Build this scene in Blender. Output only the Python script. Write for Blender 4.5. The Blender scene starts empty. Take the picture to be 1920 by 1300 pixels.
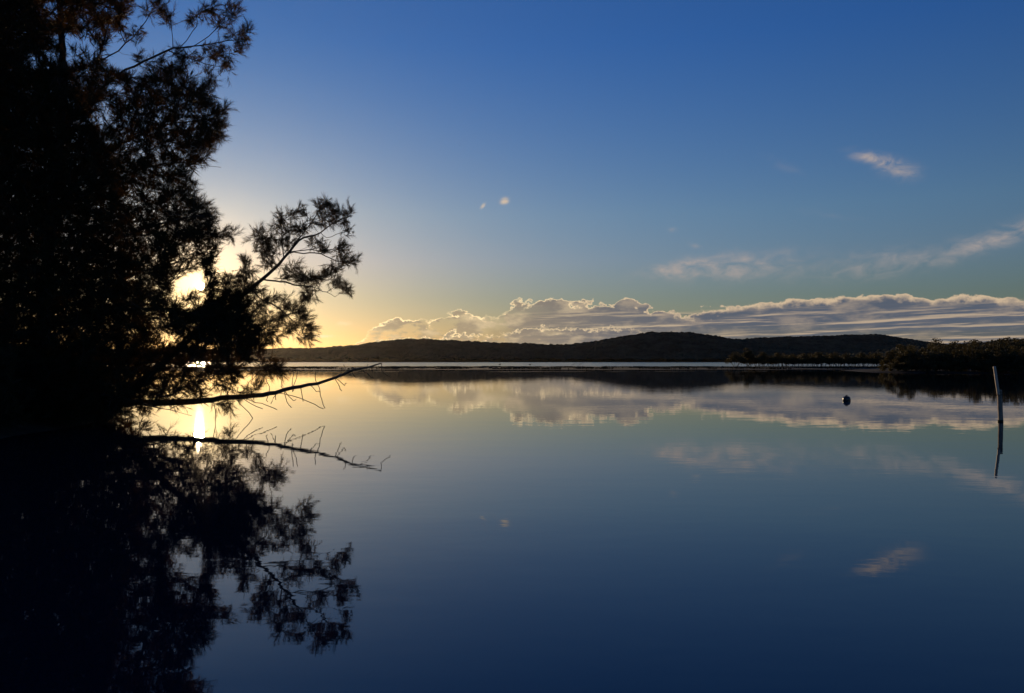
import bpy, bmesh, math, random
import numpy as np
from mathutils import Vector, Matrix, noise as mnoise

scene = bpy.context.scene
COL = scene.collection
R = math.radians

# ------------------------------------------------------------------ camera
F = 1478.0                       # focal length in photo pixels (1920 wide)
CAM_H = 1.7
PITCH = math.atan(28.0 / F)      # the horizon lies a little under the middle
cam_data = bpy.data.cameras.new('camera')
cam_data.sensor_width = 36.0
cam_data.lens = 36.0 * F / 1920.0
cam_data.clip_start = 0.1
cam_data.clip_end = 60000.0
cam = bpy.data.objects.new('camera', cam_data)
COL.objects.link(cam)
cam.location = (0, 0, CAM_H)
cam.rotation_euler = (R(90) + PITCH, 0, 0)
scene.camera = cam


def ray(px, py):
    """direction through a photo pixel, scaled so that its y is 1"""
    x, y, z = (px - 960.0) / F, 1.0, (650.0 - py) / F
    c, s = math.cos(PITCH), math.sin(PITCH)
    y2, z2 = y * c - z * s, y * s + z * c
    return Vector((x / y2, 1.0, z2 / y2))


def at(px, py, d):
    """the point on a pixel's ray at ground distance d along the view"""
    r = ray(px, py)
    return Vector((r.x * d, d, CAM_H + r.z * d))


# ------------------------------------------------------------------ light
SUN_AZ, SUN_EL = R(-21.6), R(5.1)          # azimuth from +Y towards +X
SUN_DIR = Vector((math.sin(SUN_AZ) * math.cos(SUN_EL), math.cos(SUN_AZ) * math.cos(SUN_EL), math.sin(SUN_EL)))

scene.view_settings.view_transform = 'Standard'
scene.view_settings.look = 'None'
scene.view_settings.exposure = 0.0
scene.view_settings.gamma = 1.0
scene.view_settings.use_curve_mapping = False

world = bpy.data.worlds.new('World')
scene.world = world
world.use_nodes = True
WT = world.node_tree
WT.nodes.clear()


class X:
    """a socket with arithmetic: builds Math nodes"""
    tree = None

    def __init__(self, s):
        self.s = s

    @staticmethod
    def m(op, *a, clamp=False):
        n = X.tree.nodes.new('ShaderNodeMath')
        n.operation = op
        n.use_clamp = clamp
        for i, v in enumerate(a):
            if isinstance(v, X):
                X.tree.links.new(v.s, n.inputs[i])
            else:
                n.inputs[i].default_value = float(v)
        return X(n.outputs[0])

    def __add__(self, o): return X.m('ADD', self, o)
    __radd__ = __add__
    def __sub__(self, o): return X.m('SUBTRACT', self, o)
    def __rsub__(self, o): return X.m('SUBTRACT', o, self)
    def __mul__(self, o): return X.m('MULTIPLY', self, o)
    __rmul__ = __mul__
    def __truediv__(self, o): return X.m('DIVIDE', self, o)


def sstep(a, b, x):
    n = X.tree.nodes.new('ShaderNodeMapRange')
    n.interpolation_type = 'SMOOTHSTEP'
    X.tree.links.new(x.s, n.inputs[0])
    n.inputs[1].default_value = a
    n.inputs[2].default_value = b
    return X(n.outputs[0])


def xyz(x, y, z=0.0):
    n = X.tree.nodes.new('ShaderNodeCombineXYZ')
    for i, v in enumerate((x, y, z)):
        if isinstance(v, X):
            X.tree.links.new(v.s, n.inputs[i])
        else:
            n.inputs[i].default_value = v
    return n.outputs[0]


def fbm(vec, scale, detail=6, rough=0.55, lac=2.0, dist=0.0):
    n = X.tree.nodes.new('ShaderNodeTexNoise')
    X.tree.links.new(vec, n.inputs['Vector'])
    n.inputs['Scale'].default_value = scale
    n.inputs['Detail'].default_value = detail
    n.inputs['Roughness'].default_value = rough
    n.inputs['Lacunarity'].default_value = lac
    n.inputs['Distortion'].default_value = dist
    return X(n.outputs[0])


def cmix(f, a, b):
    n = X.tree.nodes.new('ShaderNodeMix')
    n.data_type = 'RGBA'
    n.clamp_factor = True
    for sock, v in ((n.inputs[0], f), (n.inputs[6], a), (n.inputs[7], b)):
        if isinstance(v, X):
            X.tree.links.new(v.s, sock)
        elif isinstance(v, (tuple, list)):
            sock.default_value = (*v, 1.0)
        elif isinstance(v, (int, float)):
            sock.default_value = v
        else:
            X.tree.links.new(v, sock)
    return n.outputs[2]


def cadd(a, b, f=1.0):
    n = X.tree.nodes.new('ShaderNodeMix')
    n.data_type = 'RGBA'
    n.blend_type = 'ADD'
    n.clamp_factor = False
    for sock, v in ((n.inputs[0], f), (n.inputs[6], a), (n.inputs[7], b)):
        if isinstance(v, X):
            X.tree.links.new(v.s, sock)
        elif isinstance(v, (tuple, list)):
            sock.default_value = (*v, 1.0)
        elif isinstance(v, (int, float)):
            sock.default_value = v
        else:
            X.tree.links.new(v, sock)
    return n.outputs[2]


def curve(x, pts, lo, hi):
    """piecewise-linear function of x through pts, as a colour ramp over [lo, hi]; values within 0..10"""
    n = X.tree.nodes.new('ShaderNodeValToRGB')
    cr = n.color_ramp
    cr.interpolation = 'LINEAR'
    pts = sorted(pts)
    while len(cr.elements) < len(pts):
        cr.elements.new(0.5)
    for e, (a, v) in zip(cr.elements, pts):
        e.position = (a - lo) / (hi - lo)
        e.color = (v / 10, v / 10, v / 10, 1)
    t = (x - lo) / (hi - lo)
    X.tree.links.new(t.s, n.inputs[0])
    return X(n.outputs[0]) * 10.0


SKY_STRENGTH = 0.065


def build_world():
    X.tree = WT
    N, L = WT.nodes, WT.links
    out = N.new('ShaderNodeOutputWorld')
    sky = N.new('ShaderNodeTexSky')
    sky.sky_type = 'NISHITA'
    sky.sun_disc = False
    sky.sun_elevation = SUN_EL
    sky.sun_rotation = SUN_AZ
    sky.altitude = 0
    sky.air_density = 1.0
    sky.dust_density = 0.5
    sky.ozone_density = 3.0
    tc = N.new('ShaderNodeTexCoord')
    sep = N.new('ShaderNodeSeparateXYZ')
    L.new(tc.outputs['Generated'], sep.inputs[0])
    dx, dy, dz = (X(o) for o in sep.outputs)
    az = X.m('ARCTAN2', dx, dy) * (180 / math.pi)
    el = X.m('ARCSINE', X.m('MINIMUM', X.m('MAXIMUM', dz, -1), 1)) * (180 / math.pi)
    K = 1.0 / SKY_STRENGTH
    # clear evening air: the blue deepens with height above the horizon
    tint = N.new('ShaderNodeValToRGB')
    te = tint.color_ramp.elements
    te.new(0.5); te.new(0.5); te.new(0.5)
    for e, (h_, c_) in zip(te, [(0.0, (0.88, 0.82, 0.82)), (4.5, (0.98, 1.00, 1.10)), (7.2, (1.20, 1.20, 1.46)), (10.5, (1.20, 1.34, 1.64)), (22.0, (0.60, 1.15, 2.08))]):
        e.position = h_ / 90.0
        e.color = (c_[0] / 3, c_[1] / 3, c_[2] / 3, 1)
    L.new((el / 90.0).s, tint.inputs[0])
    mul = N.new('ShaderNodeVectorMath'); mul.operation = 'MULTIPLY'
    L.new(sky.outputs[0], mul.inputs[0]); L.new(tint.outputs[0], mul.inputs[1])
    mul3 = N.new('ShaderNodeVectorMath'); mul3.operation = 'SCALE'
    L.new(mul.outputs[0], mul3.inputs[0]); mul3.inputs['Scale'].default_value = 3.0

    # nearness to the sun, 1 at the sun, falling off over some tens of degrees
    dt = N.new('ShaderNodeVectorMath')
    dt.operation = 'DOT_PRODUCT'
    L.new(tc.outputs['Generated'], dt.inputs[0])
    dt.inputs[1].default_value = SUN_DIR
    ang = X.m('ARCCOSINE', X.m('MINIMUM', X(dt.outputs['Value']), 1.0)) * (180 / math.pi)
    near = X.m('POWER', 2.718, ang * (-1 / 16.0))
    # dry air: the aureole round the low sun is not as wide as the sky model's
    dry = N.new('ShaderNodeVectorMath'); dry.operation = 'SCALE'
    L.new(mul3.outputs[0], dry.inputs[0])
    L.new((1.0 - X.m('POWER', 2.718, ang * (-1 / 15.0)) * 0.30).s, dry.inputs['Scale'])
    base = dry.outputs[0]

    # --- the cumulus bank: a height over azimuth, torn by noise
    top = curve(az, [(-180, 2.6), (-120, 3.4), (-60, 1.6), (-30, 0.2), (-13, 0.3), (-11, 1.6), (-10, 3.1), (-7.5, 3.5), (-6, 2.9),
                     (-4.6, 4.1), (-3, 4.0), (-2, 3.5), (0, 4.3), (2.3, 5.0), (4, 4.6), (9, 4.6), (10.4, 3.9), (13.2, 3.6),
                     (15, 4.1), (20, 4.4), (26.3, 4.7), (28, 4.2), (31, 4.4), (33, 3.9), (37, 3.2), (60, 4.2), (90, 3.0),
                     (130, 4.0), (180, 2.6)], -180, 180)
    warm = cmix(sstep(0.06, 0.42, near), (0.64 * K, 0.48 * K, 0.32 * K), (1.5 * K, 1.15 * K, 0.62 * K))
    core = cmix(sstep(0.08, 0.36, near), (0.088 * K, 0.108 * K, 0.152 * K), (0.36 * K, 0.285 * K, 0.19 * K))
    pale = cmix(0.5, warm, core)

    def billow(v, detail):
        n = fbm(v, 1.0, detail, 0.55)
        return X.m('ABSOLUTE', n - 0.5) * 4.0 - 0.45          # round heads, sharp creases

    right = sstep(9.0, 16.0, az)
    calm_ = 1.0 - sstep(10.0, 18.0, az) * 0.68                 # heaped towards the sun, flatter away from it

    def heads(over, top_, fx, fy, seed, amp, rim, alpha):
        """one rank of cumulus heads drawn over what lies behind"""
        b1 = billow(xyz(az * fx, el * fy, seed), 5)
        b2 = fbm(xyz(az * fx * 3.1, el * fy * 2.7, seed + 5.0), 1.0, 4, 0.6) - 0.5
        h_ = top_ + b1 * amp * calm_ + b2 * amp * 0.9 * calm_ - el
        m_ = sstep(0.0, 0.09, h_)
        sh = fbm(xyz(az * fx * 0.8, el * fy * 1.4, seed + 9.0), 1.0, 4, 0.6)
        inner = cmix(sstep(0.45, 0.70, sh) * 0.35, core, warm)
        c_ = cmix(sstep(0.02, rim, h_ / (1.0 + right * 0.7) + b2 * 0.4), warm, inner)
        return cmix(m_ * alpha, over, c_)

    lower = sstep(1.0, 2.9, el)
    left = sstep(5.0, -4.0, az)
    right = sstep(9.0, 16.0, az)
    hole = fbm(xyz(az * 0.45 + 31.0, el * 0.9), 1.0, 4, 0.6)
    low_sky = heads(base, top - 0.1, 0.40, 0.60, 3.0, 1.15, 0.30, (1.0 - left * sstep(0.45, 0.56, hole) * 0.8) * (0.55 + 0.45 * lower) * 0.96)
    # flat layers under the heads: lit along their upper edges
    s1 = fbm(xyz(az * 0.085 + el * 0.05, (el - az * 0.030) * 1.7, 9.0), 1.0, 5, 0.55)
    s2 = fbm(xyz(az * 0.085 + el * 0.05, (el - az * 0.030 + 0.10) * 1.7, 9.0), 1.0, 5, 0.55)
    zone = sstep(4.0, 3.0, el) * sstep(-1.0, 6.0, az)
    lit = sstep(-0.03, 0.09, s1 - s2) * 0.85
    low_sky = cmix(sstep(0.45, 0.60, s1) * zone * 0.75, low_sky, cmix(lit, core, warm))
    thin = fbm(xyz(az * 0.16, (el - az * 0.024) * 5.0, 2.0), 1.0, 4, 0.6)
    low_sky = cmix(sstep(0.56, 0.70, thin) * zone * 0.4, low_sky, warm)
    # a lower, nearer rank of heads towards the sun
    low_sky = heads(low_sky, top * 0.56 - right * 1.2, 0.75, 1.1, 21.0, 0.75, 0.22, (1.0 - sstep(7.0, 12.0, az)) * (1.0 - sstep(0.52, 0.64, hole) * 0.8) * 0.85)

    # --- thin high wisps
    wisp_n = fbm(xyz(az * 0.55 + el * 0.35, el * 1.1 - az * 0.25, 5.0), 1.0, 5, 0.62, dist=0.6)
    total = None
    for (a0, e0, ra, re, rot, amp) in [(24.6, 13.3, 1.6, 0.42, -0.32, 1.1), (26.4, 12.3, 1.3, 0.75, -0.2, 0.75),
                                       (19.0, 13.4, 1.6, 0.5, -0.5, 0.30), (31.8, 7.6, 3.4, 0.7, 0.32, 0.75), (37.0, 9.5, 4.0, 0.8, 0.25, 0.6),
                                       (11.5, 6.6, 2.6, 0.55, 0.16, 0.75), (16.0, 6.6, 4.5, 1.1, 0.10, 0.8),
                                       (25.0, 6.4, 4.5, 1.0, 0.12, 0.6), (11.5, 9.3, 0.45, 0.22, 0.0, 0.6), (13.0, 8.2, 0.6, 0.2, -0.3, 0.5),
                                       (-0.55, 11.55, 0.36, 0.25, 0.35, 1.7), (-2.1, 11.2, 0.30, 0.13, 0.8, 1.3),
                                       (-12.0, 2.7, 0.55, 0.22, 0.0, 1.0), (-14.3, 1.75, 1.7, 0.14, 0.03, 1.0),
                                       (22.0, 9.9, 2.4, 0.45, -0.2, 0.22), (60, 14, 9, 2, 0.2, 0.5), (100, 22, 12, 3, -0.2, 0.5),
                                       (-75, 18, 10, 2.5, 0.2, 0.5), (170, 15, 14, 3, 0.1, 0.5)]:
        u, v = az - a0, el - e0
        c, s = math.cos(rot), math.sin(rot)
        p = (u * c + v * s) / ra
        q = (v * c - u * s) / re
        g = X.m('POWER', 2.718, (p * p + q * q) * -1.0) * amp
        total = g if total is None else total + g
    wisp = sstep(0.03, 1.5, total * (wisp_n * 3.0 - 0.75))
    wcol = cmix(sstep(0.1, 0.5, near), (0.46 * K, 0.38 * K, 0.34 * K), (0.95 * K, 0.74 * K, 0.46 * K))
    c_hi = cmix(wisp * 0.92, base, wcol)
    c_lo = cmix(wisp * 0.92, low_sky, wcol)

    # --- the sun itself, with the bright ring of air right round it
    disc = sstep(0.30, 0.25, ang)
    ring = X.m('POWER', 2.718, ang * -0.55)
    bgs = []
    for c in (c_hi, c_lo):
        c = cadd(c, (2.4 * K, 1.6 * K, 0.62 * K), ring)
        c = cadd(c, (14 * K, 10.5 * K, 5.5 * K), disc)
        b_ = N.new('ShaderNodeBackground')
        b_.inputs['Strength'].default_value = SKY_STRENGTH
        L.new(c, b_.inputs[0])
        bgs.append(b_)
    mix = N.new('ShaderNodeMixShader')
    L.new(X.m('LESS_THAN', el, 7.5).s, mix.inputs[0])      # no bank above 7.5 degrees
    L.new(bgs[0].outputs[0], mix.inputs[1])
    L.new(bgs[1].outputs[0], mix.inputs[2])
    L.new(mix.outputs[0], out.inputs[0])


build_world()
sun_data = bpy.data.lights.new('sun', 'SUN')
sun_data.energy = 3.0
sun_data.angle = R(0.53)
sun_data.color = (1.0, 0.72, 0.42)
sun = bpy.data.objects.new('sun', sun_data)
COL.objects.link(sun)
sun.rotation_euler = (-SUN_DIR).to_track_quat('-Z', 'Y').to_euler()
world.cycles.sampling_method = 'MANUAL'
world.cycles.sample_map_resolution = 512

# ------------------------------------------------------------------ helpers
def material(name):
    m = bpy.data.materials.new(name)
    m.use_nodes = True
    m.node_tree.nodes.clear()
    return m


def simple_mat(name, color, rough=0.8, var=0.3, scale=3.0, spec=0.3, bump=0.0, translucent=None):
    """matte surface whose colour varies with a noise"""
    m = material(name)
    T = m.node_tree
    X.tree = T
    N, L = T.nodes, T.links
    out = N.new('ShaderNodeOutputMaterial')
    b = N.new('ShaderNodeBsdfPrincipled')
    b.inputs['Roughness'].default_value = rough
    b.inputs['Specular IOR Level'].default_value = spec
    tc = N.new('ShaderNodeTexCoord')
    n = fbm(tc.outputs['Object'], scale, 5, 0.6)
    lo = tuple(c * (1 - var) for c in color)
    hi = tuple(c * (1 + var) for c in color)
    c = cmix(sstep(0.3, 0.7, n), lo, hi)
    L.new(c, b.inputs['Base Color'])
    if bump:
        bp = N.new('ShaderNodeBump')
        bp.inputs['Strength'].default_value = 0.6
        bp.inputs['Distance'].default_value = bump
        L.new(n.s, bp.inputs['Height'])
        L.new(bp.outputs[0], b.inputs['Normal'])
    if translucent:
        tr = N.new('ShaderNodeBsdfTranslucent')
        tr.inputs[0].default_value = (*translucent, 1)
        mx = N.new('ShaderNodeMixShader')
        mx.inputs[0].default_value = 0.35
        L.new(b.outputs[0], mx.inputs[1])
        L.new(tr.outputs[0], mx.inputs[2])
        L.new(mx.outputs[0], out.inputs[0])
    else:
        L.new(b.outputs[0], out.inputs[0])
    return m


def mesh_np(name, verts, faces, mat, parent=None, smooth=False):
    """verts (n,3) array; faces a list of (m,k) integer arrays"""
    me = bpy.data.meshes.new(name)
    verts = np.asarray(verts, dtype=np.float32)
    if not isinstance(faces, (list, tuple)):
        faces = [faces]
    faces = [np.asarray(f, dtype=np.int32) for f in faces if len(f)]
    nl = sum(f.size for f in faces)
    npoly = sum(len(f) for f in faces)
    me.vertices.add(len(verts))
    me.vertices.foreach_set('co', verts.ravel())
    me.loops.add(nl)
    me.loops.foreach_set('vertex_index', np.concatenate([f.ravel() for f in faces]))
    me.polygons.add(npoly)
    tot = np.concatenate([np.full(len(f), f.shape[1], dtype=np.int32) for f in faces])
    start = np.concatenate([[0], np.cumsum(tot)[:-1]]).astype(np.int32)
    me.polygons.foreach_set('loop_start', start)
    me.polygons.foreach_set('use_smooth', np.full(npoly, smooth, dtype=bool))
    me.update(calc_edges=True)
    me.validate()
    me.materials.append(mat)
    o = bpy.data.objects.new(name, me)
    COL.objects.link(o)
    o.parent = parent
    return o


def grid_faces(nu, nv):
    i = np.arange(nu - 1)[:, None] * nv + np.arange(nv - 1)[None, :]
    i = i.ravel()
    return np.stack([i, i + nv, i + nv + 1, i + 1], 1)


def tag(o, label, cat, group=None):
    o['label'] = label
    o['category'] = cat
    if group:
        o['group'] = group
    return o


def structure(o):
    o['kind'] = 'structure'
    return o


def thing(name, label, cat, loc=(0, 0, 0), group=None):
    o = bpy.data.objects.new(name, None)
    o.empty_display_size = 0.3
    COL.objects.link(o)
    o.location = loc
    return tag(o, label, cat, group)


def copy_tree(root, loc, rz, sc):
    r = root.copy()
    COL.objects.link(r)
    r.location, r.rotation_euler, r.scale = loc, (0, 0, rz), sc
    for ch in root.children:
        c = ch.copy()
        COL.objects.link(c)
        c.parent = r
    return r


def vnoise(x, y, seed):
    """smooth value noise on arrays"""
    xi, yi = np.floor(x).astype(np.int64), np.floor(y).astype(np.int64)
    fx, fy = x - xi, y - yi
    fx, fy = fx * fx * (3 - 2 * fx), fy * fy * (3 - 2 * fy)

    def hsh(a, b):
        v = np.sin(a * 127.1 + b * 311.7 + seed * 74.7) * 43758.5453
        return v - np.floor(v)
    return (hsh(xi, yi) * (1 - fx) + hsh(xi + 1, yi) * fx) * (1 - fy) + (hsh(xi, yi + 1) * (1 - fx) + hsh(xi + 1, yi + 1) * fx) * fy


def fnoise(x, y, seed, octaves=4):
    v, a, t = 0, 1, 0
    for k in range(octaves):
        v = v + a * vnoise(x * 2 ** k, y * 2 ** k, seed + k)
        t += a
        a *= 0.5
    return v / t


def crowns(x, y, cell, seed):
    """height 0..1 of a closed canopy: a dome round each point of a jittered lattice"""
    best = np.zeros_like(x)
    xi, yi = np.floor(x / cell), np.floor(y / cell)

    def hsh(a, b, k):
        v = np.sin(a * 12.9898 + b * 78.233 + seed * 3.7 + k * 41.3) * 43758.5453
        return v - np.floor(v)
    for i in (-1, 0, 1):
        for j in (-1, 0, 1):
            a, b = xi + i, yi + j
            cx, cy = (a + hsh(a, b, 1)) * cell, (b + hsh(a, b, 2)) * cell
            r = cell * (0.55 + 0.45 * hsh(a, b, 3))
            d2 = ((x - cx) ** 2 + (y - cy) ** 2) / (r * r)
            best = np.maximum(best, np.sqrt(np.clip(1 - d2, 0, 1)) * (0.5 + 0.5 * hsh(a, b, 4)))
    return best


# ------------------------------------------------------------------ materials
M = {}
M['needles'] = simple_mat('she_oak_needles', (0.03, 0.031, 0.014), 0.6, 0.35, 0.8, 0.2, translucent=(0.09, 0.043, 0.008))
M['bark'] = simple_mat('dark_bark', (0.07, 0.055, 0.045), 0.9, 0.4, 9.0, 0.2, bump=0.01)
M['dead_wood'] = simple_mat('bare_dead_wood', (0.09, 0.075, 0.06), 0.85, 0.35, 12.0, 0.2)
M['mangrove_leaf'] = simple_mat('mangrove_leaves', (0.045, 0.043, 0.017), 0.65, 0.4, 0.5, 0.2, translucent=(0.07, 0.052, 0.013))
M['mangrove_bark'] = simple_mat('mangrove_bark', (0.10, 0.085, 0.065), 0.9, 0.3, 3.0, 0.2)
M['forest'] = simple_mat('distant_forest', (0.036, 0.036, 0.022), 0.95, 0.45, 0.02, 0.05)
M['hill'] = simple_mat('hill_soil', (0.06, 0.05, 0.035), 0.95, 0.3, 0.02, 0.1)
M['mud'] = simple_mat('wet_mud', (0.035, 0.029, 0.023), 0.9, 0.4, 0.3, 0.08, bump=0.05)
M['weed'] = simple_mat('shore_weed', (0.04, 0.034, 0.02), 0.95, 0.4, 0.3, 0.05)
M['bank'] = simple_mat('bank_earth', (0.05, 0.042, 0.03), 0.95, 0.4, 1.5, 0.2, bump=0.04)
M['timber'] = simple_mat('weathered_timber', (0.24, 0.19, 0.145), 0.8, 0.3, 6.0, 0.3, bump=0.006)
M['pipe'] = simple_mat('pale_pipe', (0.42, 0.33, 0.26), 0.55, 0.12, 6.0, 0.4)
M['black_plastic'] = simple_mat('black_float_plastic', (0.012, 0.012, 0.013), 0.22, 0.2, 8.0, 0.5)
M['bird'] = simple_mat('dark_plumage', (0.03, 0.028, 0.026), 0.8, 0.3, 9.0, 0.2)


def water_material():
    m = material('lake_water')
    T = m.node_tree
    X.tree = T
    N, L = T.nodes, T.links
    out = N.new('ShaderNodeOutputMaterial')
    b = N.new('ShaderNodeBsdfPrincipled')
    b.inputs['Base Color'].default_value = (0.004, 0.010, 0.020, 1)
    b.inputs['Roughness'].default_value = 0.015
    b.inputs['IOR'].default_value = 1.47
    g = N.new('ShaderNodeNewGeometry')
    sep = N.new('ShaderNodeSeparateXYZ')
    L.new(g.outputs['Position'], sep.inputs[0])
    x, y = X(sep.outputs[0]), X(sep.outputs[1])
    # open lake past the mud bar takes the breeze, the inlet is glassy; light airs drift over it in patches
    patch = fbm(xyz(x * 0.012, y * 0.03), 1.0, 3, 0.5)
    windy = sstep(235.0, 300.0, y + (patch - 0.5) * 60.0)
    airs = sstep(0.50, 0.72, patch) * sstep(25.0, 70.0, y)
    calm = fbm(xyz(x * 0.55, y * 1.1), 1.0, 3, 0.5)
    fine = fbm(xyz(x * 2.6, y * 5.0, 3.0), 1.0, 2, 0.5)
    chop = fbm(xyz(x * 1.2, y * 2.0, 7.0), 1.0, 3, 0.6)
    hgt = calm * 0.0021 + fine * (0.0004 + airs * 0.0022) + chop * windy * 0.008
    bp = N.new('ShaderNodeBump')
    bp.inputs['Strength'].default_value = 1.0
    bp.inputs['Distance'].default_value = 1.0
    L.new(hgt.s, bp.inputs['Height'])
    L.new(bp.outputs[0], b.inputs['Normal'])
    L.new((windy * 0.15 + 0.015).s, b.inputs['Roughness'])
    L.new(b.outputs[0], out.inputs[0])
    return m


M['water'] = water_material()

# ------------------------------------------------------------------ setting: bed, water, bank
FAR = 14000.0
bed = structure(mesh_np('ground', [(-FAR, -FAR, -3), (FAR, -FAR, -3), (FAR, FAR, -3), (-FAR, FAR, -3)], np.array([[0, 1, 2, 3]]), M['mud']))
wx = np.concatenate([[-FAR, -3000, -800], np.linspace(-300, 300, 25), [800, 3000, FAR]])
wy = np.concatenate([[-FAR, -2000, -300], np.linspace(-40, 400, 23), [900, 2500, 6000, FAR]])
gx, gy = np.meshgrid(wx, wy, indexing='ij')
water = structure(mesh_np('water', np.stack([gx, gy, gx * 0], -1).reshape(-1, 3), grid_faces(len(wx), len(wy)), M['water'], smooth=True))


def shore_x(y):
    """x of the near bank's waterline: the bank lies to the left of it and behind the camera"""
    return np.interp(y, [-60, -12, 0.5, 2.2, 3.2, 6, 12, 18, 22, 27, 34, 45, 70], [60, 30, 9, 2.5, -2.0, -5.4, -9.4, -11.4, -11.5, -13.2, -17.5, -27, -60])


bx, by = np.meshgrid(np.linspace(-90, 60, 200), np.linspace(-60, 70, 174), indexing='ij')
dist = shore_x(by) - bx
bz = np.clip(dist, -6, 30) * 0.16 - 0.02
bz = np.where(bz > 0, bz * (0.6 + 0.8 * fnoise(bx * 0.4, by * 0.4, 3)) + 0.12 * (fnoise(bx * 1.3, by * 1.3, 8) - 0.4), bz)
bz = np.minimum(bz, 1.2 + 0.5 * fnoise(bx * 0.2, by * 0.2, 5))
near = np.hypot(bx, by) < 2.5
bz = np.where(near, np.minimum(bz, 0.16), bz)
bank = structure(mesh_np('bank', np.stack([bx, by, bz], -1).reshape(-1, 3), grid_faces(200, 174), M['bank'], smooth=True))


# ------------------------------------------------------------------ setting: hills across the lake
def ridge(profile, d_shore, d_ridge, d_back, cell, tree_h, seed, label, step):
    """a wooded ridge: bare hill under a canopy of crowns; profile is the skyline in photo pixels"""
    px = np.array([p[0] for p in profile], float)
    X0 = np.array([ray(p[0], 650).x * d_ridge for p in profile])
    Z0 = np.array([at(p[0], p[1], d_ridge).z for p in profile])
    xs = np.arange(X0[0], X0[-1], step)
    H = np.maximum(np.interp(xs, X0, Z0) - tree_h * 0.75, 1.0)
    ys = np.arange(d_shore, d_back, step * 1.4)
    gx, gy = np.meshgrid(xs, ys, indexing='ij')
    t = (gy - d_shore) / (d_ridge - d_shore)
    up = np.clip(t, 0, 1)
    prof = np.where(t <= 1, (1 - (1 - up) ** 1.7), np.clip(1 - (t - 1) * 0.6, 0, 1))
    spur = fnoise(gx / 260.0 + gy / 900.0, gy / 300.0, seed, 3)
    z = H[:, None] * prof * np.where(t < 1, 0.72 + 0.28 * np.clip(up + (spur - 0.5) * 1.2 * (1 - up), 0, 1.0), 1.0)
    z = z + 0.3
    hx, hy, hz_ = gx[::5, ::4], gy[::5, ::4], z[::5, ::4]
    hill = structure(mesh_np('hill', np.stack([hx, hy, hz_ - 2.0], -1).reshape(-1, 3), grid_faces(*hx.shape), M['hill'], smooth=True))
    # tall and short stands
    stand = 0.55 + 0.9 * fnoise(gx / 45.0, gy / 45.0, seed + 9, 3)
    c = crowns(gx, gy, cell, seed) * tree_h * stand + 0.35 * tree_h * crowns(gx, gy, cell * 0.37, seed + 4)
    f = mesh_np('forest', np.stack([gx, gy, z + c], -1).reshape(-1, 3), grid_faces(len(xs), len(ys)), M['forest'])
    f['kind'] = 'stuff'
    tag(f, label, 'forest')
    return hill


ridge([(100, 660), (300, 660), (400, 658), (480, 657), (560, 655), (620, 652), (680, 647), (720, 641), (760, 638), (800, 637.5), (850, 640),
       (900, 643), (950, 645), (1000, 646.5), (1050, 648), (1090, 645), (1130, 638), (1180, 629), (1220, 624.5), (1250, 623),
       (1290, 625), (1330, 630), (1370, 636), (1410, 643), (1500, 657), (1600, 670)], 1900, 2300, 2550, 11, 9, 1,
      'dark wooded ridge across the lake with a rounded summit', 4.0)
ridge([(1240, 662), (1300, 650), (1350, 642), (1390, 637.5), (1420, 634), (1480, 632.5), (1540, 631), (1600, 629), (1640, 628),
       (1680, 634), (1720, 641), (1750, 645), (1800, 650), (1900, 657), (2050, 662)], 2500, 3000, 3300, 12, 9, 2,
      'dark wooded hill behind the mangrove spit', 5.0)
ridge([(1600, 676), (1660, 664), (1720, 653), (1760, 650), (1790, 648), (1850, 643.5), (1920, 637.5), (2000, 631), (2100, 628), (2300, 630), (2700, 645)],
      900, 1250, 1450, 9, 8, 3, 'wooded slope rising behind the mangroves near the pole', 3.5)
ridge([(-900, 640), (-500, 646), (0, 650), (250, 655), (430, 656.5), (500, 655), (540, 653), (575, 654), (600, 653.5), (640, 656), (700, 662), (800, 672)],
      5200, 6000, 6500, 26, 12, 4, 'faint far ridge low on the horizon beside the leaning tree', 14.0)
ridge([(-4500, 640), (-3000, 620), (-1800, 630), (-900, 640), (-300, 652), (100, 660), (200, 672)], 1700, 2100, 2350, 14, 9, 5,
      'wooded shore of the lake behind the big tree', 14.0)


# ------------------------------------------------------------------ setting: mud bar and spit
def flat(name, outline, mat, peak, seed, nx=160, ny=14):
    """low ground given as rows (x, near y, far y): swells gently out of the water"""
    xs = np.linspace(outline[0][0], outline[-1][0], nx)
    ox = [o[0] for o in outline]
    yn = np.interp(xs, ox, [o[1] for o in outline]) + (fnoise(xs / 6.0, xs * 0, seed) - 0.5) * 14
    yf = np.interp(xs, ox, [o[2] for o in outline]) + (fnoise(xs / 8.0, xs * 0 + 7, seed + 2) - 0.5) * 16
    yf = np.maximum(yf, yn + 0.5)
    t = np.linspace(0, 1, ny)
    gx = np.repeat(xs[:, None], ny, 1)
    gy = yn[:, None] + (yf - yn)[:, None] * t[None, :]
    z = np.sin(t * math.pi)[None, :] ** 0.6 * peak * (0.35 + 1.1 * fnoise(gx / 5.0, gy / 7.0, seed + 5)) - 0.04
    z[:, 0] = z[:, -1] = -0.08
    z[0, :] = z[-1, :] = -0.08
    o = structure(mesh_np(name, np.stack([gx, gy, z], -1).reshape(-1, 3), grid_faces(nx, ny), mat, smooth=True))
    return o, gx, gy, z


def gxy(px, py):
    r = ray(px, py)
    k = -CAM_H / r.z
    return r.x * k, k


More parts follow.
